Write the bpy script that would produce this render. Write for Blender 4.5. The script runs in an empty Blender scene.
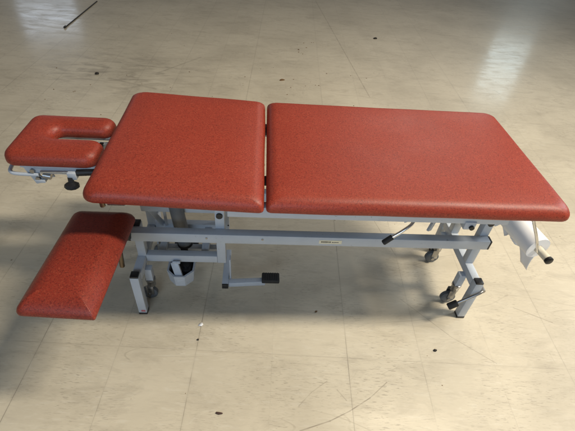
import bpy, bmesh, math, random
from mathutils import Vector, Matrix

# ------------------------------------------------------------------ camera, light, exposure
SC = bpy.context.scene
COL = SC.collection
CAM = (-0.0528, -1.1286, 1.5305)
PITCH, YAW, ROLL, FPX = 0.72913442, 0.09764617, 0.09482507, 413.76
fw = Vector((math.sin(YAW)*math.cos(PITCH), math.cos(YAW)*math.cos(PITCH), -math.sin(PITCH)))
rt0 = Vector((math.cos(YAW), -math.sin(YAW), 0)); up0 = rt0.cross(fw)
rt = rt0*math.cos(ROLL) + up0*math.sin(ROLL); up = up0*math.cos(ROLL) - rt0*math.sin(ROLL)
cd = bpy.data.cameras.new('camera'); cam = bpy.data.objects.new('camera', cd); COL.objects.link(cam)
cd.sensor_width = 36; cd.lens = 36*FPX/575; cd.clip_end = 200; cd.clip_start = 0.02
M = Matrix((rt, up, -fw)).transposed().to_4x4(); M.translation = CAM
cam.matrix_world = M
SC.camera = cam

w = bpy.data.worlds.new('World'); SC.world = w; w.use_nodes = True
bg = w.node_tree.nodes['Background']
bg.inputs[0].default_value = (0.90, 0.95, 1.0, 1); bg.inputs[1].default_value = 0.105

def area(name, loc, target, sx, sy, power, color, spread=180):
    l = bpy.data.lights.new(name, 'AREA'); l.shape = 'RECTANGLE'; l.size = sx; l.size_y = sy
    l.energy = power; l.color = color; l.spread = math.radians(spread)
    o = bpy.data.objects.new(name, l); COL.objects.link(o); o.location = loc
    o.rotation_euler = (Vector(target)-Vector(loc)).to_track_quat('-Z', 'Y').to_euler()
    return o
# long row of windows high on the right, windows at the back, a lamp overhead, windows behind the viewer
area('window_light_right', (3.9, -0.75, 6.0), (1.25, -1.15, 0.0), 0.60, 2.1, 210, (1.0, 0.915, 0.76), 108)
area('window_light_back', (7.1, 10.8, 3.1), (1.5, 2.0, 0), 1.0, 1.6, 17, (0.74, 0.94, 1.0))
area('window_light_back_left', (-5.9, 11.2, 2.5), (-1.5, 2.5, 0), 1.4, 0.8, 11, (0.72, 0.84, 1.0))
area('window_light_front', (-0.9, -4.0, 2.2), (0.1, 0.2, 0.1), 2.4, 1.2, 64, (0.60, 0.78, 1.0))
area('window_light_low_right', (5.8, 1.9, 3.05), (0.0, 0.0, 0.2), 1.3, 0.8, 44, (0.86, 0.93, 1.0), 120)
area('fill_light_back_high', (4.6, 9.5, 6.2), (0.5, 0.2, 0.6), 3.2, 2.4, 42, (1.0, 0.93, 0.84), 120)  # added fill, no window there: gives the seat cushion a soft warm sheen
area('ceiling_lamp', (1.75, 1.0, 3.9), (1.2, 0.4, 0), 1.3, 0.8, 26, (1.0, 0.86, 0.62))

SC.view_settings.view_transform = 'Standard'; SC.view_settings.look = 'None'
SC.view_settings.exposure = 0; SC.view_settings.gamma = 1
SC.cycles.use_denoising = True
SC.cycles.max_bounces = 8

# ------------------------------------------------------------------ materials
class NT:
    def __init__(s, name):
        s.m = bpy.data.materials.new(name); s.m.use_nodes = True
        s.t = s.m.node_tree; s.b = s.t.nodes['Principled BSDF']
    def n(s, typ, **kw):
        x = s.t.nodes.new(typ)
        for k, v in kw.items(): setattr(x, k, v)
        return x
    def link(s, a, b): s.t.links.new(a, b)
    def put(s, sock, v):
        if hasattr(v, 'is_output'): s.link(v, sock)
        else: sock.default_value = v
    def math(s, op, a, b=None, c=None, clamp=False):
        x = s.n('ShaderNodeMath', operation=op); x.use_clamp = clamp
        s.put(x.inputs[0], a)
        if b is not None: s.put(x.inputs[1], b)
        if c is not None: s.put(x.inputs[2], c)
        return x.outputs[0]
    def mapr(s, v, a, b, c=0.0, d=1.0, smooth=False):
        x = s.n('ShaderNodeMapRange'); x.clamp = True
        if smooth: x.interpolation_type = 'SMOOTHSTEP'
        s.put(x.inputs[0], v); x.inputs[1].default_value = a; x.inputs[2].default_value = b
        x.inputs[3].default_value = c; x.inputs[4].default_value = d
        return x.outputs[0]
    def noise(s, vec, scale, detail=3, rough=.5, dist=0):
        x = s.n('ShaderNodeTexNoise'); s.link(vec, x.inputs['Vector'])
        x.inputs['Scale'].default_value = scale; x.inputs['Detail'].default_value = detail
        x.inputs['Roughness'].default_value = rough; x.inputs['Distortion'].default_value = dist
        return x.outputs['Fac']
    def mix(s, f, a, b, mode='MIX'):
        x = s.n('ShaderNodeMix', data_type='RGBA', blend_type=mode)
        s.put(x.inputs[0], f)
        for k, v in ((6, a), (7, b)):
            if isinstance(v, tuple): v = (*v[:3], 1)
            s.put(x.inputs[k], v)
        return x.outputs[2]
    def obj(s): return s.n('ShaderNodeTexCoord').outputs['Object']
    def mapping(s, vec, loc=(0,0,0), rot=(0,0,0), scale=(1,1,1)):
        x = s.n('ShaderNodeMapping'); s.link(vec, x.inputs[0])
        x.inputs[1].default_value = loc; x.inputs[2].default_value = rot; x.inputs[3].default_value = scale
        return x.outputs[0]
    def bump(s, h, strength, dist):
        x = s.n('ShaderNodeBump'); x.inputs['Strength'].default_value = strength; x.inputs['Distance'].default_value = dist
        s.link(h, x.inputs['Height']); s.link(x.outputs[0], s.b.inputs['Normal'])
    def set(s, **kw):
        for k, v in kw.items():
            k = k.replace('_', ' ')
            if isinstance(v, tuple) and len(v) == 3: v = (*v, 1)
            s.put(s.b.inputs[k], v)

def mat_vinyl(name, c, dark, light, amount=1.0):
    s = NT(name); v = s.obj()
    g1 = s.noise(v, 215, 2, .65); g2 = s.noise(v, 520, 2, .6); g3 = s.noise(v, 3.5, 3, .5)
    wrm = s.noise(v, 190, 2, .6, 1.4)
    f1 = s.mapr(g1, .48, .72); f2 = s.mapr(wrm, .52, .70)
    col = s.mix(s.math('MULTIPLY', f1, .80*amount), c, dark)
    col = s.mix(s.math('MULTIPLY', f2, .66*amount), col, light)
    col = s.mix(s.mapr(g3, .35, .7, 0, .16), col, dark)
    r = s.mapr(s.noise(v, 5, 4, .6), .3, .7, .40, .50)
    s.set(Base_Color=col, Roughness=r)
    s.b.inputs['Specular IOR Level'].default_value = .38
    h = s.math('ADD', s.math('MULTIPLY', g2, .5), g1)
    lump = s.noise(v, 16, 2, .5)
    h = s.math('ADD', h, s.math('MULTIPLY', lump, .8))
    s.bump(h, .22, .0012)
    return s.m

def mat_paint(name, c, rough=.38):
    s = NT(name); v = s.obj()
    n1 = s.noise(v, 9, 5, .6); n2 = s.noise(v, 60, 4, .7)
    col = s.mix(s.mapr(n1, .4, .75, 0, .30), c, tuple(x*.72 for x in c))
    col = s.mix(s.mapr(n2, .66, .74, 0, .65), col, (.10, .085, .07))
    r = s.mapr(n1, .3, .7, rough-.08, rough+.12)
    s.set(Base_Color=col, Roughness=r); s.bump(s.noise(v, 300, 2), .06, .0006)
    return s.m

def mat_metal(name, c, rough):
    s = NT(name); v = s.obj()
    n = s.noise(v, 22, 4, .6)
    s.set(Base_Color=s.mix(s.mapr(n, .5, .75, 0, .45), c, tuple(x*.55 for x in c)), Metallic=1.0, Roughness=s.mapr(n, .3, .7, rough*.7, rough*1.5))
    return s.m

def mat_plain(name, c, rough, var=.25, scale=30, bump=.1):
    s = NT(name); v = s.obj()
    n = s.noise(v, scale, 4, .6)
    s.set(Base_Color=s.mix(s.mapr(n, .3, .75), tuple(x*(1-var) for x in c), tuple(min(1, x*(1+var)) for x in c)), Roughness=s.mapr(n, .3, .7, rough-.06, rough+.1))
    s.bump(s.noise(v, scale*6, 2), bump, .0008)
    return s.m

VINYL = mat_vinyl('red_vinyl', (.285, .037, .019), (.115, .015, .009), (.40, .080, .040), 1.05)
VINYL2 = mat_vinyl('red_patterned_vinyl', (.230, .027, .014), (.080, .011, .008), (.33, .066, .032), 1.15)
PAINT = mat_paint('pale_grey_paint', (.47, .51, .56))
CHROME = mat_metal('chrome', (.72, .72, .72), .16)
STEEL = mat_metal('zinc_steel', (.36, .355, .35), .32)
BROWN_METAL = mat_metal('brown_metal', (.20, .15, .10), .45)  # on the armrest post, brown stands in for floor colour reflected in chrome
BLACK = mat_plain('black_plastic', (.013, .013, .014), .42)
RUBBER = mat_plain('black_rubber', (.020, .020, .020), .68, .4, 60, .3)
WHEEL = mat_plain('grey_caster_rubber', (.10, .11, .12), .45, .3, 50)
CYL = mat_paint('grey_cylinder_paint', (.13, .135, .14), .42)
BOARD = mat_plain('dark_underboard', (.045, .035, .03), .8, .3, 40)
PAPER = mat_plain('white_paper', (.83, .83, .84), .8, .04, 8, .15)
CREAM = mat_plain('cream_plastic', (.62, .57, .45), .5, .08, 10)
STICK = mat_plain('cream_sticker', (.74, .69, .52), .55, .08, 40)
INK = mat_plain('sticker_ink', (.05, .04, .035), .6)
RED = mat_plain('faded_red_sticker', (.45, .12, .13), .6)

def mat_floor():
    s = NT('vinyl_floor_tiles'); v0 = s.obj()
    T = .305
    p = s.mapping(s.mapping(v0, loc=(-.0239, .2625, 0)), rot=(0, 0, math.radians(2.91)))
    sep = s.n('ShaderNodeSeparateXYZ'); s.link(p, sep.inputs[0]); px, py = sep.outputs[0], sep.outputs[1]
    tx = s.math('DIVIDE', px, T); ty = s.math('DIVIDE', py, T)
    ix = s.math('ROUND', tx); iy = s.math('ROUND', ty)
    dx = s.math('MULTIPLY', s.math('ABSOLUTE', s.math('SUBTRACT', tx, ix)), T)
    dy = s.math('MULTIPLY', s.math('ABSOLUTE', s.math('SUBTRACT', ty, iy)), T)
    # per-seam strength: some seams are clogged with dirt, some can hardly be seen
    def wn(a, k):
        x = s.n('ShaderNodeTexWhiteNoise', noise_dimensions='1D'); s.link(s.math('ADD', a, k), x.inputs['W']); return x.outputs[0]
    sx = s.mapr(wn(ix, 3.37), .1, 1, .10, .72); sy = s.mapr(wn(iy, 7.91), .2, 1, .02, .50)
    wob = s.math('MULTIPLY', s.mapr(s.noise(p, 5, 4, .65), .38, .66, .12, 1.1), s.mapr(py, .8, 4.2, 1, .45))
    lx = s.math('MULTIPLY', s.mapr(dx, .0005, .0021, 1, 0), sx); ly = s.math('MULTIPLY', s.mapr(dy, .0005, .0019, 1, 0), sy)
    seam = s.math('MULTIPLY', s.math('MAXIMUM', lx, ly), wob)
    halo = s.math('MULTIPLY', s.math('MAXIMUM', s.math('MULTIPLY', s.mapr(dx, .0, .010, 1, 0), sx), s.math('MULTIPLY', s.mapr(dy, 0, .010, 1, 0), sy)), .16)
    # tile tone
    fx = s.math('FLOOR', tx); fy = s.math('FLOOR', ty)
    cb = s.n('ShaderNodeCombineXYZ'); s.link(fx, cb.inputs[0]); s.link(fy, cb.inputs[1])
    tn = s.n('ShaderNodeTexWhiteNoise', noise_dimensions='3D'); s.link(cb.outputs[0], tn.inputs['Vector'])
    c = s.mix(tn.outputs['Value'], (.555, .488, .370), (.580, .512, .390))
    # marbling: short flecks that run across each tile, shifted from tile to tile
    off = s.n('ShaderNodeVectorMath', operation='ADD'); s.link(p, off.inputs[0])
    sc3 = s.n('ShaderNodeVectorMath', operation='SCALE'); s.link(tn.outputs['Color'], sc3.inputs[0]); sc3.inputs['Scale'].default_value = 5
    s.link(sc3.outputs[0], off.inputs[1])
    fl = s.noise(s.mapping(off.outputs[0], scale=(38, 330, 1)), 1, 2, .5, .3)
    fl2 = s.noise(s.mapping(off.outputs[0], scale=(14, 95, 1)), 1, 3, .6, .5)
    fmask = s.mapr(s.noise(p, 3.2, 3, .6), .40, .62)
    c = s.mix(s.math('MULTIPLY', s.mapr(fl, .60, .66), s.math('MULTIPLY', fmask, .62)), c, (.21, .175, .13))
    c = s.mix(s.mapr(fl2, .56, .72, 0, .22), c, (.38, .33, .26))
    c = s.mix(s.mapr(fl2, .44, .30, 0, .30), c, (.68, .63, .53))
    # grime clouds
    g = s.noise(p, 1.3, 6, .62, .4)
    c = s.mix(s.mapr(g, .44, .70, 0, .50), c, (.33, .285, .21))
    g2 = s.noise(s.mapping(p, scale=(1.2, 3.2, 1)), 4, 6, .7, .6)
    c = s.mix(s.mapr(g2, .50, .74, 0, .46), c, (.29, .245, .18))
    # specks
    vo = s.n('ShaderNodeTexVoronoi', feature='F1'); vo.inputs['Scale'].default_value = 17
    s.link(s.mapping(p, scale=(1, 1, 0)), vo.inputs['Vector'])
    spc = s.n('ShaderNodeSeparateColor'); s.link(vo.outputs['Color'], spc.inputs[0])
    rad = s.math('MULTIPLY', s.math('POWER', spc.outputs[0], 9), .085)
    spk = s.math('MULTIPLY', s.math('LESS_THAN', vo.outputs['Distance'], rad), s.mapr(spc.outputs[1], .2, .8, .2, .75))
    c = s.mix(spk, c, (.20, .14, .085))
    # long faint scratches: edges of stretched cells
    def scr(rot, sc, th, seed, lo, amt):
        q = s.mapping(p, loc=(seed, seed*.7, 0), rot=(0, 0, rot), scale=(sc*.22, sc, 0))
        wv = s.n('ShaderNodeVectorMath', operation='ADD'); s.link(q, wv.inputs[0])
        nz = s.n('ShaderNodeTexNoise'); nz.inputs['Scale'].default_value = .8; s.link(q, nz.inputs['Vector'])
        s.link(nz.outputs['Color'], wv.inputs[1])
        e = s.n('ShaderNodeTexVoronoi', feature='DISTANCE_TO_EDGE'); e.inputs['Scale'].default_value = 1; s.link(wv.outputs[0], e.inputs['Vector'])
        m = s.mapr(s.noise(q, 1.1, 3, .6), lo, lo+.06)
        return s.math('MULTIPLY', s.math('MULTIPLY', s.mapr(e.outputs['Distance'], th*.4, th, 1, 0), m), amt)
    c = s.mix(scr(.5, 4.5, .006, 2.3, .60, .16), c, (.20, .16, .12))
    c = s.mix(scr(-.75, 5.5, .006, 9.1, .57, .26), c, (.22, .18, .13))
    c = s.mix(scr(1.25, 3.2, .005, 5.7, .57, .32), c, (.22, .18, .13))
    c = s.mix(scr(-.2, 7.5, .007, 14.2, .60, .14), c, (.72, .68, .58))
    # scratches seen in the photograph, as segments on the floor (metres)
    vs = s.n('ShaderNodeSeparateXYZ'); s.link(v0, vs.inputs[0]); X, Y = vs.outputs[0], vs.outputs[1]
    jit = s.noise(v0, 22, 2)
    def seg(x0, y0, x1, y1, wd, amt):
        nonlocal c
        L2 = (x1-x0)**2+(y1-y0)**2
        ux = s.math('SUBTRACT', X, x0); uy = s.math('SUBTRACT', Y, y0)
        t = s.math('DIVIDE', s.math('ADD', s.math('MULTIPLY', ux, x1-x0), s.math('MULTIPLY', uy, y1-y0)), L2, clamp=True)
        ex = s.math('SUBTRACT', ux, s.math('MULTIPLY', t, x1-x0)); ey = s.math('SUBTRACT', uy, s.math('MULTIPLY', t, y1-y0))
        d = s.math('SQRT', s.math('ADD', s.math('MULTIPLY', ex, ex), s.math('MULTIPLY', ey, ey)))
        k = s.math('MULTIPLY', s.mapr(d, wd*.3, wd, 1, 0), s.mapr(jit, .3, .6, amt*.35, amt))
        c = s.mix(k, c, (.15, .115, .08))
    for q in [(.119,-.557,.23,-.524,.0028,.7), (.23,-.524,.308,-.489,.0026,.75), (.308,-.489,.392,-.441,.0026,.75), (.392,-.441,.47,-.380,.0024,.55),
              (.12,-.47,.17,-.42,.0024,.35), (.17,-.42,.235,-.375,.0022,.35), (.27,-.41,.30,-.45,.003,.5),
              (.62,.02,.80,-.18,.0022,.45), (.80,-.18,.95,-.30,.0022,.45), (.60,.55,.66,.30,.0026,.5), (1.15,-.02,1.30,-.10,.003,.5),
              (.64,4.9,.86,2.1,.007,.40), (-.94,2.35,-.62,2.75,.012,.35), (-1.3,2.2,-.9,2.05,.02,.30)]:
        seg(*q)
    # scuffed patch far left
    dx2 = s.math('SUBTRACT', X, -1.25); dy2 = s.math('SUBTRACT', Y, 2.35)
    rr = s.math('SQRT', s.math('ADD', s.math('MULTIPLY', dx2, dx2), s.math('MULTIPLY', s.math('MULTIPLY', dy2, dy2), 2.2)))
    sc = s.math('MULTIPLY', s.mapr(rr, .25, .85, 1, 0), s.mapr(s.noise(s.mapping(v0, rot=(0,0,.3), scale=(2.2, 7, 1)), 1.6, 6, .7, .8), .46, .62))
    c = s.mix(s.math('MULTIPLY', sc, .62), c, (.21, .175, .13))
    c = s.mix(halo, c, (.26, .22, .17)); c = s.mix(seam, c, (.085, .065, .048))
    r = s.mapr(g2, .3, .75, .42, .60)
    s.set(Base_Color=c, Roughness=r)
    s.b.inputs['Specular IOR Level'].default_value = .5
    s.b.inputs['Coat Weight'].default_value = .5; s.put(s.b.inputs['Coat Roughness'], s.mapr(g2, .35, .7, .10, .26))
    h = s.math('SUBTRACT', s.math('ADD', s.math('ADD', s.math('MULTIPLY', s.noise(p, 9, 3), .5), s.math('MULTIPLY', s.noise(s.mapping(p, rot=(0, 0, .15), scale=(9, 46, 1)), 1, 5, .75, .4), .30)), s.math('MULTIPLY', fl2, .12)), s.math('MULTIPLY', seam, .6))
    s.bump(h, .16, .004)
    return s.m
FLOOR = mat_floor()

# ------------------------------------------------------------------ mesh helpers
def newbm(): return bmesh.new()
def frame_axes(d, upv=(0, 0, 1)):
    d = Vector(d).normalized(); u = Vector(upv)
    if abs(d.dot(u)) > .97: u = Vector((0, 1, 0))
    a = d.cross(u).normalized(); b = a.cross(d).normalized()
    return d, a, b
def bar(bm, p0, p1, wd, ht, bev=.0025, upv=(0, 0, 1)):
    """rectangular tube from p0 to p1; wd across, ht along 'up'"""
    p0, p1 = Vector(p0), Vector(p1); d, a, b = frame_axes(p1-p0, upv)
    vs = [bm.verts.new(p + a*sx*wd/2 + b*sy*ht/2) for p in (p0, p1) for sx, sy in ((-1,-1),(1,-1),(1,1),(-1,1))]
    fs = [(3,2,1,0),(4,5,6,7)] + [(i, (i+1) % 4, 4+(i+1) % 4, 4+i) for i in range(4)]
    f = [bm.faces.new([vs[k] for k in q]) for q in fs]
    if bev:
        e = {x for q in f for x in q.edges}
        bmesh.ops.bevel(bm, geom=list(e), offset=bev, segments=2, profile=.5, affect='EDGES', clamp_overlap=True)
def box(bm, c, s, bev=.002):
    c = Vector(c); bar(bm, c-Vector((0, 0, s[2]/2)), c+Vector((0, 0, s[2]/2)), s[0], s[1], bev) if False else boxm(bm, c, s, bev)
def boxm(bm, c, s, bev):
    r = bmesh.ops.create_cube(bm, size=1)['verts']
    for x in r: x.co = Vector((x.co.x*s[0], x.co.y*s[1], x.co.z*s[2])) + c
    if bev:
        e = {k for x in r for k in x.link_edges}
        bmesh.ops.bevel(bm, geom=list(e), offset=bev, segments=2, profile=.5, affect='EDGES', clamp_overlap=True)
def path_tube(bm, pts, r, n=16, cap=True, r_end=None):
    pts = [Vector(p) for p in pts]; rings = []; prev = None
    for i, p in enumerate(pts):
        d = (pts[min(i+1, len(pts)-1)]-pts[max(i-1, 0)]).normalized()
        if prev is None: _, a, b = frame_axes(d)
        else:
            a = (prev - d*prev.dot(d)).normalized(); b = a.cross(d).normalized()
        prev = a
        rad = r if r_end is None else r+(r_end-r)*i/(len(pts)-1)
        rings.append([bm.verts.new(p + (a*math.cos(t)+b*math.sin(t))*rad) for t in [2*math.pi*k/n for k in range(n)]])
    for A, B in zip(rings, rings[1:]):
        for k in range(n): bm.faces.new((A[k], A[(k+1) % n], B[(k+1) % n], B[k]))
    if cap: bm.faces.new(rings[0][::-1]); bm.faces.new(rings[-1])
def cyl(bm, p0, p1, r, n=24, r2=None): path_tube(bm, [p0, p1], r, n, True, r2)
def lathe(bm, base, axis, prof, n=28):
    """prof: (distance along axis, radius)"""
    base = Vector(base); d, a, b = frame_axes(axis); rings = []
    for t, r in prof:
        rings.append([bm.verts.new(base + d*t + (a*math.cos(q)+b*math.sin(q))*max(r, 1e-5)) for q in [2*math.pi*k/n for k in range(n)]])
    for A, B in zip(rings, rings[1:]):
        for k in range(n): bm.faces.new((A[k], A[(k+1) % n], B[(k+1) % n], B[k]))
    bm.faces.new(rings[0][::-1]); bm.faces.new(rings[-1])
def smooth_path(pts, n=6):
    out = []; P = [Vector(p) for p in pts]
    for i in range(len(P)-1):
        a, b, c, d = P[max(i-1, 0)], P[i], P[i+1], P[min(i+2, len(P)-1)]
        for k in range(n):
            t = k/n
            out.append(.5*((2*b)+(c-a)*t+(2*a-5*b+4*c-d)*t*t+(3*b-a-3*c+d)*t**3))
    return out+[P[-1]]
def obj(name, bm, m, parent=None, smooth=40):
    bmesh.ops.recalc_face_normals(bm, faces=bm.faces)
    me = bpy.data.meshes.new(name); bm.to_mesh(me); bm.free()
    me.materials.append(m)
    for q in me.polygons: q.use_smooth = True
    if smooth < 180: me.set_sharp_from_angle(angle=math.radians(smooth))
    o = bpy.data.objects.new(name, me); COL.objects.link(o)
    if parent is not None:
        o.parent = parent
        if parent.type == 'EMPTY': o.matrix_parent_inverse = Matrix.Translation(-Vector(parent.location))
    return o
def thing(name, label, cat, loc, group=None):
    o = bpy.data.objects.new(name, None); COL.objects.link(o); o.location = loc; o.empty_display_size = .1
    o['label'] = label; o['category'] = cat
    if group: o['group'] = group
    return o

def pad_rect(bm, x0, x1, y0, y1, corner, prof, res=18, f=None, grow=.55):
    """upholstered cushion: rings of a rounded rectangle; prof = list of (inset, z)"""
    cx, cy, hx, hy = (x0+x1)/2, (y0+y1)/2, (x1-x0)/2, (y1-y0)/2
    cs = corner if isinstance(corner, (list, tuple)) else [corner]*4
    rings = []
    nside = 14
    for ins, z in prof:
        ax, ay = hx-ins, hy-ins; pts = []
        for k, (sx, sy, a0) in enumerate(((1,1,0),(-1,1,90),(-1,-1,180),(1,-1,270))):
            r = max(cs[k]+ins*grow, .0015); r = min(r, ax*.98, ay*.98)
            c0 = Vector((sx*(ax-r), sy*(ay-r)))
            for j in range(res//2):
                a = math.radians(a0+90*j/(res//2-1)); pts.append(c0+Vector((math.cos(a), math.sin(a)))*r)
        # add points along the straight sides
        full = []
        m = res//2
        for k in range(4):
            full += pts[k*m:(k+1)*m]
            a, b = pts[(k+1)*m-1], pts[((k+1)*m) % (4*m)]
            full += [a.lerp(b, (j+1)/(nside+1)) for j in range(nside)]
        ring = []
        for q in full:
            co = Vector((cx+q.x, cy+q.y, z))
            if f: co = f(co)
            ring.append(bm.verts.new(co))
        rings.append(ring)
    n = len(rings[0])
    for A, B in zip(rings, rings[1:]):
        for k in range(n): bm.faces.new((A[k], A[(k+1) % n], B[(k+1) % n], B[k]))
    bm.faces.new(rings[0][::-1]); bm.faces.new(rings[-1])
def cushion_prof(z0, z1, rtop, rbot, crown, hmin, side_in=.0):
    p = [(rbot*1.6+.004, z0), (rbot, z0)]
    for k in range(1, 5):
        a = math.pi/2*k/4; p.append((rbot-rbot*math.sin(a), z0+rbot-rbot*math.cos(a)))
    zt = z1-crown
    for k in range(0, 9):
        a = math.pi/2*k/8; p.append((rtop-rtop*math.cos(a)+side_in*0, zt-rtop*.92+rtop*.92*math.sin(a)))
    for t in (.08, .18, .30, .45, .62):
        ins = rtop+(hmin-rtop)*t
        p.append((ins, zt+crown*(1-(1-min(1, t/.45))**2)))
    return p

# ------------------------------------------------------------------ the setting: floor
bm = newbm()
gx = [-14, -4, -1, 1, 3, 14]; gy = [-5, -1, 1, 4, 14]
vv = [[bm.verts.new((x, y, 0)) for x in gx] for y in gy]
for j in range(len(gy)-1):
    for i in range(len(gx)-1): bm.faces.new((vv[j][i], vv[j][i+1], vv[j+1][i+1], vv[j+1][i]))
fl = obj('floor', bm, FLOOR); fl['kind'] = 'structure'

# ------------------------------------------------------------------ the treatment table
H = .738; W0, W1 = -.180, .486
tbl = thing('treatment_table', 'height adjustable treatment table with red vinyl cushions on a pale grey steel frame', 'treatment table', (.18, .13, 0))

# cushions
rnd = random.Random(4)
def wob(sd, amp):
    r = random.Random(sd); ph = [r.uniform(0, 6.28) for _ in range(6)]
    def f(co):
        d = amp*(math.sin(co.x*23+ph[0])*math.sin(co.y*17+ph[1])*.5+math.sin(co.x*9+ph[2]+co.y*5)*.5)
        return Vector((co.x+.6*d, co.y+.8*d, co.z))
    return f
bm = newbm()
pad_rect(bm, -.0262, .962, W0, W1, [.030, .012, .012, .030], cushion_prof(.680, H, .040, .012, .005, .31), f=wob(1, .0022))
obj('seat_cushion', bm, VINYL, tbl, 60)
bm = newbm()
fb = wob(2, .0024)
def tilt(co):
    co = fb(co); co.z += max(0, -.035-co.x)*.040; return co
pad_rect(bm, -.572, -.0328, W0-.002, W1+.002, [.012, .034, .034, .012], cushion_prof(.680, H+.002, .042, .012, .007, .25), f=tilt)
obj('backrest_cushion', bm, VINYL, tbl, 60)
bm = newbm(); boxm(bm, Vector((.471, .152, .6715)), (.92, .59, .017), .002); bu = obj('underboard', bm, BOARD, tbl)
bm = newbm(); boxm(bm, Vector((-.304, .152, .678)), (.47, .59, .016), .002)
for q in bm.verts: q.co.z += (-.035-q.co.x)*.040
obj('underboard', bm, BOARD, tbl)

# upper frame (moves with the cushions)
bm = newbm()
for y in (-.112, .390): bar(bm, (-.150, y, .640), (.800, y, .640), .032, .044)
for x in (-.134, .33, .784): bar(bm, (x, -.096, .640), (x, .374, .640), .030, .040)
obj('upper_frame', bm, PAINT, tbl)
bm = newbm()
for y in (-.06, .338): bar(bm, (-.145, y, .645), (-.545, y, .662), .028, .030)
bar(bm, (-.530, -.046, .6625), (-.530, .324, .6625), .028, .028)
obj('backrest_frame', bm, PAINT, tbl)
for y in (-.02, .30):
    bm = newbm(); boxm(bm, Vector((-.028, y, .684)), (.052, .036, .006), .001); cyl(bm, (-.028, y-.02, .689), (-.028, y+.02, .689), .006, 12)
    obj('hinge', bm, BLACK, tbl)

# base: two foot beams with posts, long beams on the left, front and rear guard rails
TW = .034
for x in (-.522, .872):
    bm = newbm(); bar(bm, (x, -.046, .212), (x, .316, .212), TW, .040)
    obj('base_cross_beam', bm, PAINT, tbl)
bm = newbm()
for y in (.056, .245): bar(bm, (-.504, y, .222), (-.214, y, .222), .032, .038)
bar(bm, (-.46, .135, .185), (-.20, .135, .185), .030, .030); bar(bm, (-.45, .073, .205), (-.45, .228, .205), .03, .03); bar(bm, (-.27, .073, .214), (-.27, .228, .214), .03, .03)
obj('base_long_beam', bm, PAINT, tbl)

def capped_post(x, y, z0, z1, nm, foot=True, w_=TW):
    b = newbm(); bar(b, (x, y, z0), (x, y, z1), w_, w_, .0025, (0, 1, 0)); o = obj(nm, b, PAINT, tbl)
    b = newbm(); boxm(b, Vector((x, y, z1+.003)), (w_-.003, w_-.003, .010), .0015); obj('end_cap', b, BLACK, o)
    if foot:
        b = newbm(); boxm(b, Vector((x, y, .006)), (w_+.001, w_+.001, .011), .002); obj('foot_pad', b, BLACK, o)
    return o
legs = {}
for x in (-.524, .872):
    for y in (-.064, .332):
        legs[(x, y)] = capped_post(x, y, .011, .236, 'leg')
b = newbm(); boxm(b, Vector((-.520, -.0815, .026)), (.016, .001, .010), 0); obj('sticker', b, RED, legs[(-.524, -.064)])
# uprights on the base
for y in (.058, .245): capped_post(-.518, y, .233, .402, 'upright', False)
for x in (-.196, .872):
    for y in (.058, .245):
        b = newbm(); bar(b, (x, y, .200 if x < 0 else .233), (x, y, .500), .036, TW, .0025, (0, 1, 0)); up_ = obj('upright', b, PAINT, tbl)
        b = newbm(); sgn = -1 if y < .1 else 1
        cyl(b, (x, y+sgn*.016, .470), (x, y+sgn*.024, .470), .0125, 20); obj('pivot_cap', b, BLACK, up_)
# lift arms from the pivots to the upper frame
for y in (.087, .216):
    for x0, x1, z1 in ((-.196, -.330, .640), (.872, .730, .625)):
        bm = newbm(); bar(bm, (x0, y, .470), (x1, y, z1), .010, .034, .002); obj('lift_arm', bm, PAINT, tbl)

# front guard rail with end caps, name sticker, rivets
for y in (.022, .282):
    bm = newbm(); bar(bm, (-.534, y, .380), (.886, y, .380), .036, .046, .003); rail = obj('guard_rail', bm, PAINT, tbl)
    for x in (-.537, .889):
        b = newbm(); boxm(b, Vector((x, y, .380)), (.008, .035, .045), .0015); obj('end_cap', b, BLACK, rail)
    if y < .1:
        b = newbm(); boxm(b, Vector((.237, y-.0185, .380)), (.090, .001, .019), 0); st = obj('name_sticker', b, STICK, rail)
        b = newbm(); r = random.Random(11); x = .200
        for k in range(13):
            wd = r.choice((.0022, .0034, .0042)); big = k < 8
            if k == 8: x += .004
            hgt = .0068 if big else .0042
            boxm(b, Vector((x+wd/2, y-.0192, .380+(.0005 if big else -.0006))), (wd, .0006, hgt*r.uniform(.8, 1)), 0); x += wd+.0014
        obj('sticker_print', b, INK, st)
        for x in (-.245, -.030):
            b = newbm(); cyl(b, (x, y-.0175, .384), (x, y-.0205, .384), .0042, 14); obj('rivet', b, STEEL, rail)
        b = newbm(); cyl(b, (-.165, .0565, .404), (-.165, .0565, .4065), .003, 10); obj('rivet', b, BLACK, rail)

# casters
def caster(x, y, top):
    b = newbm(); bar(b, (x, y, .118), (x, y, top), .030, .030, .002, (0, 1, 0)); o = obj('caster_post', b, PAINT, tbl)
    b = newbm(); lathe(b, (x, y, .082), (0, 0, 1), [(0, .015), (.003, .018), (.030, .018), (.034, .021), (.044, .021), (.046, .018)], 22)
    for s in (-1, 1):
        boxm(b, Vector((x-.008, y+s*.0145, .062)), (.030, .003, .055), .001)
    obj('caster_fork', b, STEEL, o)
    b = newbm(); lathe(b, (x-.014, y-.012, .034), (0, 1, 0), [(0, .020), (.001, .030), (.004, .0335), (.020, .0335), (.023, .030), (.024, .020)], 30); wh = obj('caster_wheel', b, WHEEL, o)
    b = newbm(); cyl(b, (x-.014, y-.021, .034), (x-.014, y+.021, .034), .008, 16); obj('axle', b, STEEL, wh)
for x in (-.496, .846):
    caster(x, .014, .195); caster(x, .262, .195)

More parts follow.
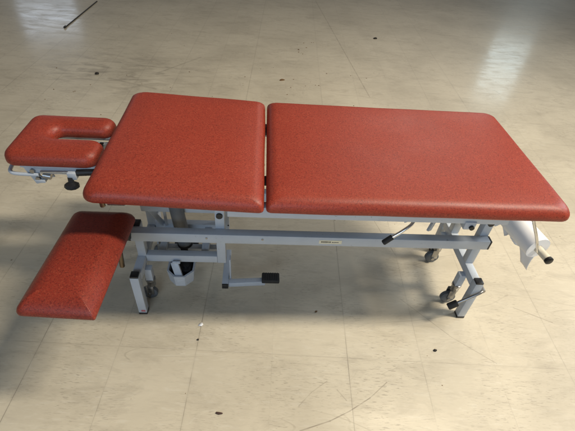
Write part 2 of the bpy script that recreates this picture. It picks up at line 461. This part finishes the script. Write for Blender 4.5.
# hydraulic column, pump tray, foot pump pedal
bm = newbm(); cyl(bm, (-.392, .150, .540), (-.362, .150, .170), .0285, 30); cyl(bm, (-.397, .150, .640), (-.392, .150, .540), .016, 20); colm = obj('lift_column', bm, CYL, tbl)
bm = newbm(); lathe(bm, (-.365, .150, .205), (.08, 0, -1), [(0, .030), (.004, .034), (.03, .034), (.034, .030)], 24); obj('column_collar', bm, BLACK, colm)
bm = newbm(); boxm(bm, Vector((-.365, .150, .150)), (.105, .09, .05), .004); obj('pump_block', bm, BLACK, tbl)
# octagon tray: walls with thickness
bm = newbm()
def octo(cx, cy, hx, hy, ch, z): return [(cx-hx, cy+hy, z), (cx-hx, cy-hy+ch, z), (cx-hx+ch, cy-hy, z), (cx+hx-ch, cy-hy, z), (cx+hx, cy-hy+ch, z), (cx+hx, cy+hy, z)]
cx, cy = -.370, .060
lo = [bm.verts.new(q) for q in octo(cx, cy, .050, .060, .030, .095)]; hi = [bm.verts.new(q) for q in octo(cx, cy, .056, .066, .034, .160)]
li = [bm.verts.new(q) for q in octo(cx, cy, .044, .054, .028, .100)]; hi2 = [bm.verts.new(q) for q in octo(cx, cy, .049, .059, .031, .160)]
n = 6
for k in range(n):
    j = (k+1) % n
    bm.faces.new((lo[k], lo[j], hi[j], hi[k])); bm.faces.new((hi[k], hi[j], hi2[j], hi2[k])); bm.faces.new((hi2[k], hi2[j], li[j], li[k]))
bm.faces.new(lo[::-1]); bm.faces.new(li)
tray = obj('pump_tray', bm, PAINT, tbl, 25)
bm = newbm(); boxm(bm, Vector((cx, cy+.012, .128)), (.080, .075, .05), .006); cyl(bm, (cx+.02, cy, .15), (cx+.02, cy, .165), .014, 16); obj('pump_body', bm, BLACK, tray)
bm = newbm(); bar(bm, (-.392, .036, .208), (-.366, .000, .128), .030, .014, .002, (0, -1, .5)); cyl(bm, (-.396, .030, .212), (-.366, .030, .212), .007, 12); obj('tray_strap', bm, PAINT, tray)

# lift pedal: arm out of the base, then across to the black tread
bm = newbm()
bar(bm, (-.184, .225, .075), (-.184, .020, .075), .028, .028)
bar(bm, (-.170, .036, .075), (-.010, .046, .078), .026, .026)
bar(bm, (-.163, .066, .208), (-.163, .066, .062), .006, .030, .001, (0, 1, 0))
ped = obj('lift_pedal', bm, PAINT, tbl)
bm = newbm(); boxm(bm, Vector((-.184, .0175, .075)), (.027, .006, .027), .001); obj('end_cap', bm, BLACK, ped)
bm = newbm(); boxm(bm, Vector((.014, .052, .094)), (.078, .046, .022), .004)
for k in range(7): boxm(bm, Vector((-.016+k*.010, .052, .106)), (.004, .042, .003), .0008)
obj('tread', bm, RUBBER, ped)

# brake pedal at the right foot
bm = newbm(); path_tube(bm, smooth_path([(.905, -.076, .196), (.885, -.088, .190), (.842, -.094, .162), (.800, -.098, .132)], 5), .0062, 12)
cyl(bm, (.900, -.060, .196), (.900, -.084, .196), .010, 16); brk = obj('brake_lever', bm, STEEL, tbl)
bm = newbm(); d = Vector((-.042, -.004, -.030)).normalized()
lathe(bm, (.806, -.0975, .136), d, [(0, .012), (.003, .0150), (.040, .0150), (.044, .012)], 18); obj('grip', bm, RUBBER, brk)

# bent lever under the seat, its link, knob and bracket
bm = newbm(); path_tube(bm, smooth_path([(.475, -.060, .655), (.480, -.098, .622), (.472, -.120, .604), (.440, -.132, .578), (.408, -.137, .552)], 6), .0058, 14); lv = obj('adjusting_lever', bm, CHROME, tbl)
bm = newbm(); d = Vector((-.034, -.006, -.030)).normalized(); lathe(bm, (.412, -.136, .555), d, [(0, .008), (.002, .0098), (.036, .0098), (.039, .0075)], 16); obj('grip', bm, RUBBER, lv)
bm = newbm(); bar(bm, (.440, -.060, .628), (.478, -.060, .555), .010, .004, .001, (0, 1, 0)); obj('link_bar', bm, PAINT, tbl)
bm = newbm(); lathe(bm, (.488, -.060, .625), (0, 0, -1), [(0, .006), (.020, .006), (.021, .019), (.034, .016), (.038, .008)], 18); obj('stop_knob', bm, BLACK, tbl)
bm = newbm(); boxm(bm, Vector((.668, -.118, .612)), (.040, .030, .034), .003); br = obj('bracket', bm, PAINT, tbl)
bm = newbm(); cyl(bm, (.673, -.132, .608), (.673, -.141, .608), .0085, 16); obj('bolt', bm, BLACK, br)

# rear structure under the head end
bm = newbm()
bar(bm, (-.530, .180, .385), (-.215, .180, .385), .030, .034)
bar(bm, (-.500, .180, .372), (-.470, .235, .236), .012, .020, .001); bar(bm, (-.440, .180, .372), (-.455, .235, .236), .012, .020, .001)
bar(bm, (-.380, .180, .372), (-.400, .235, .236), .012, .020, .001)
obj('rear_brace', bm, PAINT, tbl)
bm = newbm(); bar(bm, (.800, .300, .300), (.770, .276, .200), .012, .034, .002); bar(bm, (.800, .300, .300), (.752, .300, .62), .012, .034, .002); obj('rear_lift_arm', bm, PAINT, tbl)

# headrest: U-shaped cushion, open towards the backrest
def offset_loop(P, d):
    n = len(P); out = []
    for i in range(n):
        a, b, c_ = P[i-1], P[i], P[(i+1) % n]
        t1 = (b-a).normalized(); t2 = (c_-b).normalized(); n1 = Vector((-t1.y, t1.x)); n2 = Vector((-t2.y, t2.x))
        m = (n1+n2); m = m/max(m.length_squared, .5)*2 if m.length > 1e-6 else n1
        m = (n1+n2).normalized()/max(.6, math.cos(t1.angle(t2, 0)/2))
        out.append(b+m*d)
    return out
def arc(cx, cy, r, a0, a1, n): return [Vector((cx+r*math.cos(math.radians(a0+(a1-a0)*k/(n-1))), cy+r*math.sin(math.radians(a0+(a1-a0)*k/(n-1))))) for k in range(n)]
hx0, hx1, hy0, hy1 = -.930, -.610, .070, .362; ym = (hy0+hy1)/2+.016; rs = .033
P = []
P += arc(hx0+.046, hy0+.046, .046, 180, 270, 8)
P += [Vector((hx0+(hx1-hx0)*t, hy0)) for t in (.3, .5, .7)]
P += arc(hx1-.050, hy0+.050, .050, -90, 0, 8)
P += arc(hx1-.050, ym-rs-.050, .050, 0, 90, 8)
P += [Vector((-.68, ym-rs)), Vector((-.71, ym-rs)), Vector((-.74, ym-rs))]
P += arc(-.780, ym, rs, 270, 90, 15)
P += [Vector((-.74, ym+rs)), Vector((-.71, ym+rs)), Vector((-.68, ym+rs))]
P += arc(hx1-.047, ym+rs+.047, .047, 270, 360, 8)
P += arc(hx1-.047, hy1-.047, .047, 0, 90, 8)
P += [Vector((hx0+(hx1-hx0)*t, hy1)) for t in (.7, .5, .3)]
P += arc(hx0+.046, hy1-.046, .046, 90, 180, 8)
Q = [P[0]]
for q in P[1:]:
    if (q-Q[-1]).length > 1e-4: Q.append(q)
P = Q
bm = newbm(); rings = []
hz0, hz1 = .644, .697
prof = [(.010, hz0), (.004, hz0), (.0, hz0+.006), (0, hz1-.036)]
for k in range(1, 7):
    a = math.pi/2*k/6; prof.append((.036-.036*math.cos(a), hz1-.036+.034*math.sin(a)))
prof += [(.0395, hz1-.0014)]
for ins, z in prof: rings.append([bm.verts.new((q.x, q.y, z)) for q in offset_loop(P, ins)])
n = len(P)
for A, B in zip(rings, rings[1:]):
    for k in range(n): bm.faces.new((A[k], A[(k+1) % n], B[(k+1) % n], B[k]))
bm.faces.new(rings[0][::-1]); bm.faces.new(rings[-1])
bm.normal_update(); bmesh.ops.triangulate(bm, faces=[f_ for f_ in bm.faces if len(f_.verts) > 4])
head = obj('headrest', bm, VINYL, tbl, 60)
bm = newbm()
for y0, y1 in ((.080, .150), (.272, .346)): boxm(bm, Vector((-.735, (y0+y1)/2, .638)), (.285, y1-y0, .010), .001)
boxm(bm, Vector((-.848, .211, .638)), (.058, .120, .010), .001)
bar(bm, (-.845, .084, .621), (-.600, .084, .621), .010, .024); bar(bm, (-.845, .330, .617), (-.560, .330, .617), .014, .022); bar(bm, (-.70, .262, .617), (-.56, .262, .617), .022, .022)
obj('headrest_frame', bm, PAINT, head)
for x in (-.75, -.655):
    bm = newbm(); boxm(bm, Vector((x, .2505, .626)), (.014, .022, .012), .001); obj('screw', bm, BLACK, head)
def objs(name, b, m, parent, smooth=40):
    bmesh.ops.translate(b, verts=b.verts, vec=(-.020, .052, .012)); return obj(name, b, m, parent, smooth)
bm = newbm()
for x in (-.822, -.800):
    bar(bm, (x-.012, .030+(x+.822)*1.4, .636), (x+.014, .030+(x+.822)*1.4, .556), .034, .005, .001, (0, 1, 0))
boxm(bm, Vector((-.803, .030, .570)), (.034, .026, .012), .001); hb = objs('hinge_bracket', bm, PAINT, head)
bm = newbm()
for z, x in ((.612, -.818), (.580, -.808)): cyl(bm, (x, .0285, z), (x, .018, z), .008, 16)
cyl(bm, (-.79, .030, .59), (-.765, .030, .585), .012, 14)
objs('bolt', bm, STEEL, hb)
bm = newbm(); path_tube(bm, smooth_path([(-.88, .20, .612), (-.905, .10, .606), (-.905, .050, .602), (-.895, .028, .600), (-.868, .022, .598), (-.80, .022, .596)], 5), .0065, 12); objs('release_bar', bm, PAINT, head)
bm = newbm(); path_tube(bm, [(-.79, .022, .610), (-.66, .024, .612)], .0055, 12); objs('support_rod', bm, CHROME, head)
bm = newbm(); cyl(bm, (-.668, .024, .610), (-.50, .030, .622), .0125, 18); objs('sleeve', bm, BLACK, head)
bm = newbm(); boxm(bm, Vector((-.683, .022, .603)), (.030, .030, .028), .003); objs('clamp_block', bm, PAINT, head)
bm = newbm(); lathe(bm, (-.690, .012, .598), (0, -.25, -1), [(0, .010), (.018, .010), (.020, .014), (.026, .024), (.036, .026), (.042, .020), (.044, .008)], 9); objs('clamp_knob', bm, BLACK, head, 25)
bm = newbm(); cyl(bm, (-.62, .31, .616), (-.50, .31, .640), .009, 14); obj('support_rod', bm, STEEL, head)

# armrest in front of the head end
ang = math.atan2(.040, .45)
def tiltarm(co):
    y = co.y; co = Vector(co); co.z += (-.02-y)*.075
    co.y += .012; co.x -= .003
    co.y += .012*max(0, (-.482-co.x)/.208)*(-.015-y)/.463
    return co
bm = newbm()
pad_rect(bm, -.698, -.482, -.478, -.015, [.030, .030, .020, .006],
         [(.012, .492), (.004, .492), (0, .496), (0, .502), (.004, .512), (.012, .522), (.022, .531), (.034, .539), (.046, .5445), (.058, .5475), (.075, .549), (.095, .5497), (.1, .5498)], f=tiltarm, grow=-.55)
arm = obj('armrest', bm, VINYL2, tbl, 60)
bm = newbm(); boxm(bm, Vector((-.586, -.220, .500)), (.13, .30, .012), .001); obj('underboard', bm, BOARD, arm)
bm = newbm(); cyl(bm, (-.558, -.030, .500), (-.572, -.040, .262), .0095, 16); obj('support_post', bm, BROWN_METAL, arm)
bm = newbm(); cyl(bm, (-.530, .020, .420), (-.470, .010, .420), .0, 8) if False else lathe(bm, (-.512, -.030, .432), (-1, -.25, .1), [(0, .018), (.006, .025), (.018, .025), (.024, .018)], 20); obj('clamp_knob', bm, BLACK, arm)
bm = newbm(); bar(bm, (-.562, .010, .385), (-.562, -.020, .500), .024, .010, .002); obj('clamp_bracket', bm, STEEL, arm)
bm = newbm(); cyl(bm, (-.53, -.100, .640), (-.478, -.100, .640), .0085, 18); bar(bm, (-.53, -.10, .64), (-.53, -.046, .655), .02, .012); obj('armrest_axle', bm, STEEL, tbl)
bm = newbm(); cyl(bm, (-.545, -.108, .662), (-.545, -.108, .632), .0085, 14); obj('axle_pin', bm, BROWN_METAL, tbl)

# paper roll holder
RA = Vector((.952, -.140, .520)); RD = Vector((-.17, 1, 0)).normalized()
bm = newbm(); path_tube(bm, smooth_path([(.868, -.135, .672), (.872, -.140, .650), (.905, -.152, .590), (.938, -.156, .528), (.946, -.152, .519)], 5), .0052, 12)
boxm(bm, Vector((.868, -.130, .671)), (.030, .030, .010), .002); hold = obj('roll_holder', bm, CHROME, tbl)
bm = newbm(); path_tube(bm, smooth_path([(.78, .36, .655), (.83, .385, .60), (.862, .392, .525), (.866, .385, .520)], 5), .0052, 12); obj('roll_holder', bm, CHROME, tbl)
bm = newbm(); cyl(bm, RA-RD*.052, RA+RD*.53, .0135, 24); tb = obj('roll_tube', bm, CREAM, tbl)
bm = newbm(); lathe(bm, RA-RD*.052, -RD, [(0, .0145), (.004, .0150), (.010, .0150), (.013, .011)], 24); obj('end_cap', bm, BLACK, tb)

# ------------------------------------------------------------------ paper roll hanging on the holder
pr = thing('paper_roll', 'white roll of couch paper hanging under the right end of the red table', 'paper roll', tuple(RA+RD*.25))
_, pa, pb = frame_axes(RD)
bm = newbm(); N = 64; prev = None
R0, R1 = .0145, .0445
secs = []
for t in (0.0, .5):
    o_ = RA+RD*t
    secs.append([[bm.verts.new(o_+(pa*math.cos(q)+pb*math.sin(q))*rr) for q in [2*math.pi*k/N for k in range(N)]] for rr in (R0, R1)])
for k in range(N):
    j = (k+1) % N
    (i0, o0), (i1, o1) = secs
    bm.faces.new((o0[k], o0[j], o1[j], o1[k])); bm.faces.new((i0[j], i0[k], i1[k], i1[j]))
    bm.faces.new((i0[k], i0[j], o0[j], o0[k])); bm.faces.new((o1[k], o1[j], i1[j], i1[k]))
obj('roll_body', bm, PAPER, pr, 40)
# loose torn end hanging straight down from the underside
bm = newbm(); r = random.Random(3); cols_ = 90; rows_ = 8; grid = []
tips = [(.15, .020), (.21, .026), (.26, .018), (.30, .024), (.42, .022)]
for i in range(cols_+1):
    t = .003+.494*i/cols_
    edge = .022+.003*math.sin(i*.5)+r.uniform(-.002, .002)
    for tc, th in tips: edge += max(0, th*(1-abs(t-tc)/.016)) if t < tc else max(0, th*(1-(t-tc)/.034))
    if t < .085: edge = .022+.058*min(1, (1-t/.085)*2.2)+r.uniform(-.001, .001)
    o_ = RA+RD*t; row = []
    for k in range(rows_+1):
        q = k/rows_
        row.append(bm.verts.new(o_+Vector((.010-.010*q+.004*math.sin(i*.25)*q+.016*q*q*(1 if t < .085 else 0), 0, -.0415-edge*q))))
    grid.append(row)
for i in range(cols_):
    for k in range(rows_): bm.faces.new((grid[i][k], grid[i+1][k], grid[i+1][k+1], grid[i][k+1]))
sh = obj('loose_sheet', bm, PAPER, pr, 180)
md = sh.modifiers.new('thickness', 'SOLIDIFY'); md.thickness = .0004

# ------------------------------------------------------------------ small things lying on the floor
def crumb(name, x, y, sx, sy, sz, m, label, cat, rot=0, seed=0, group='crumbs of dirt on the floor'):
    b = newbm(); bmesh.ops.create_icosphere(b, subdivisions=2, radius=1); r = random.Random(seed)
    for q in b.verts:
        f = 1+r.uniform(-.28, .28); c_, s_ = math.cos(rot), math.sin(rot)
        a, d_ = q.co.x*sx*f, q.co.y*sy*f
        q.co = Vector((a*c_-d_*s_, a*s_+d_*c_, max(q.co.z, -.55)*sz*f))
    mz = min(q.co.z for q in b.verts)
    for q in b.verts: q.co.z -= mz
    o = obj(name, b, m, None, 30); o.location = (x, y, .0003); o['label'] = label; o['category'] = cat
    if group: o['group'] = group
DIRT = mat_plain('dark_dirt', (.022, .017, .013), .8); RUST = mat_plain('rusty_dirt', (.16, .085, .03), .8)
crumb('dirt_crumb', -1.417, 2.267, .017, .014, .008, DIRT, 'dark crumb on the pale floor behind the headrest', 'crumb', 0, 1)
crumb('dirt_crumb', -.280, -.201, .0042, .004, .003, DIRT, 'tiny dark crumb just in front of the white paper scrap', 'crumb', 0, 2)
crumb('dirt_crumb', .705, -.244, .0062, .0055, .005, DIRT, 'round black crumb on the bright floor near the right front leg', 'crumb', 0, 3)
crumb('dirt_fragment', -.169, -.495, .0125, .0045, .003, mat_plain('brown_bark', (.06, .028, .02), .8), 'thin brown sliver lying nearest the front edge of the floor', 'fragment', -.15, 4, None)
crumb('dirt_crumb', .219, -.058, .006, .0035, .003, RUST, 'small rusty crumb at the front edge of the table shadow', 'crumb', .4, 5)
crumb('dirt_crumb', .127, 2.343, .024, .014, .004, RUST, 'rusty yellow crumb on the floor behind the cushion gap', 'crumb', .4, 6)
crumb('dirt_crumb', -.80, 1.95, .012, .010, .006, DIRT, 'dark crumb behind the back edge of the backrest cushion', 'crumb', .4, 7)
crumb('dirt_crumb', 1.19, 3.55, .022, .016, .008, DIRT, 'dark crumb farthest back on the floor to the right', 'crumb', .4, 8)
b = newbm(); r = random.Random(8)
pts = [(-.011, -.006), (.004, -.009), (.010, .001), (.004, .010), (-.007, .007)]
va = [b.verts.new((x, y, .0006+r.uniform(0, .004))) for x, y in pts]; b.faces.new(va)
o = obj('paper_scrap', b, PAPER); o.location = (-.276, -.130, .0004); o['label'] = 'tiny torn white paper scrap on the floor in front of the lift pedal'; o['category'] = 'scrap'
md = o.modifiers.new('thickness', 'SOLIDIFY'); md.thickness = .0005
b = newbm(); bar(b, (-2.037, 3.299, .005), (-2.003, 4.24, .005), .010, .009, .002); cyl(b, (-2.038, 3.292, .008), (-2.037, 3.325, .008), .011, 12)
o = obj('thin_rod', b, mat_plain('dark_rod', (.03, .028, .026), .6)); o['label'] = 'long thin dark rod lying on the floor at the far left'; o['category'] = 'rod'
b = newbm(); r = random.Random(21)
def speck(cx, cy, sp, n, s0, s1):
    for _ in range(n):
        x, y = r.gauss(cx, sp), r.gauss(cy, sp); sz = r.uniform(s0, s1)
        m_ = Matrix.Translation((x, y, sz*.3)) @ Matrix.Rotation(r.uniform(0, 6), 4, 'Z') @ Matrix.Diagonal((sz*r.uniform(.7, 1.8), sz*.8, sz*.4, 1))
        bmesh.ops.create_icosphere(b, subdivisions=1, radius=1, matrix=m_)
speck(.30, 3.15, .10, 10, .002, .008); speck(.12, 2.35, .25, 14, .002, .006); speck(-1.5, 2.0, .5, 20, .002, .006); speck(-.6, 2.2, .5, 10, .002, .005); speck(1.0, 1.9, .6, 8, .002, .005); speck(.2, -.3, .5, 14, .001, .002)
o = obj('floor_grit', b, RUST); o['kind'] = 'stuff'
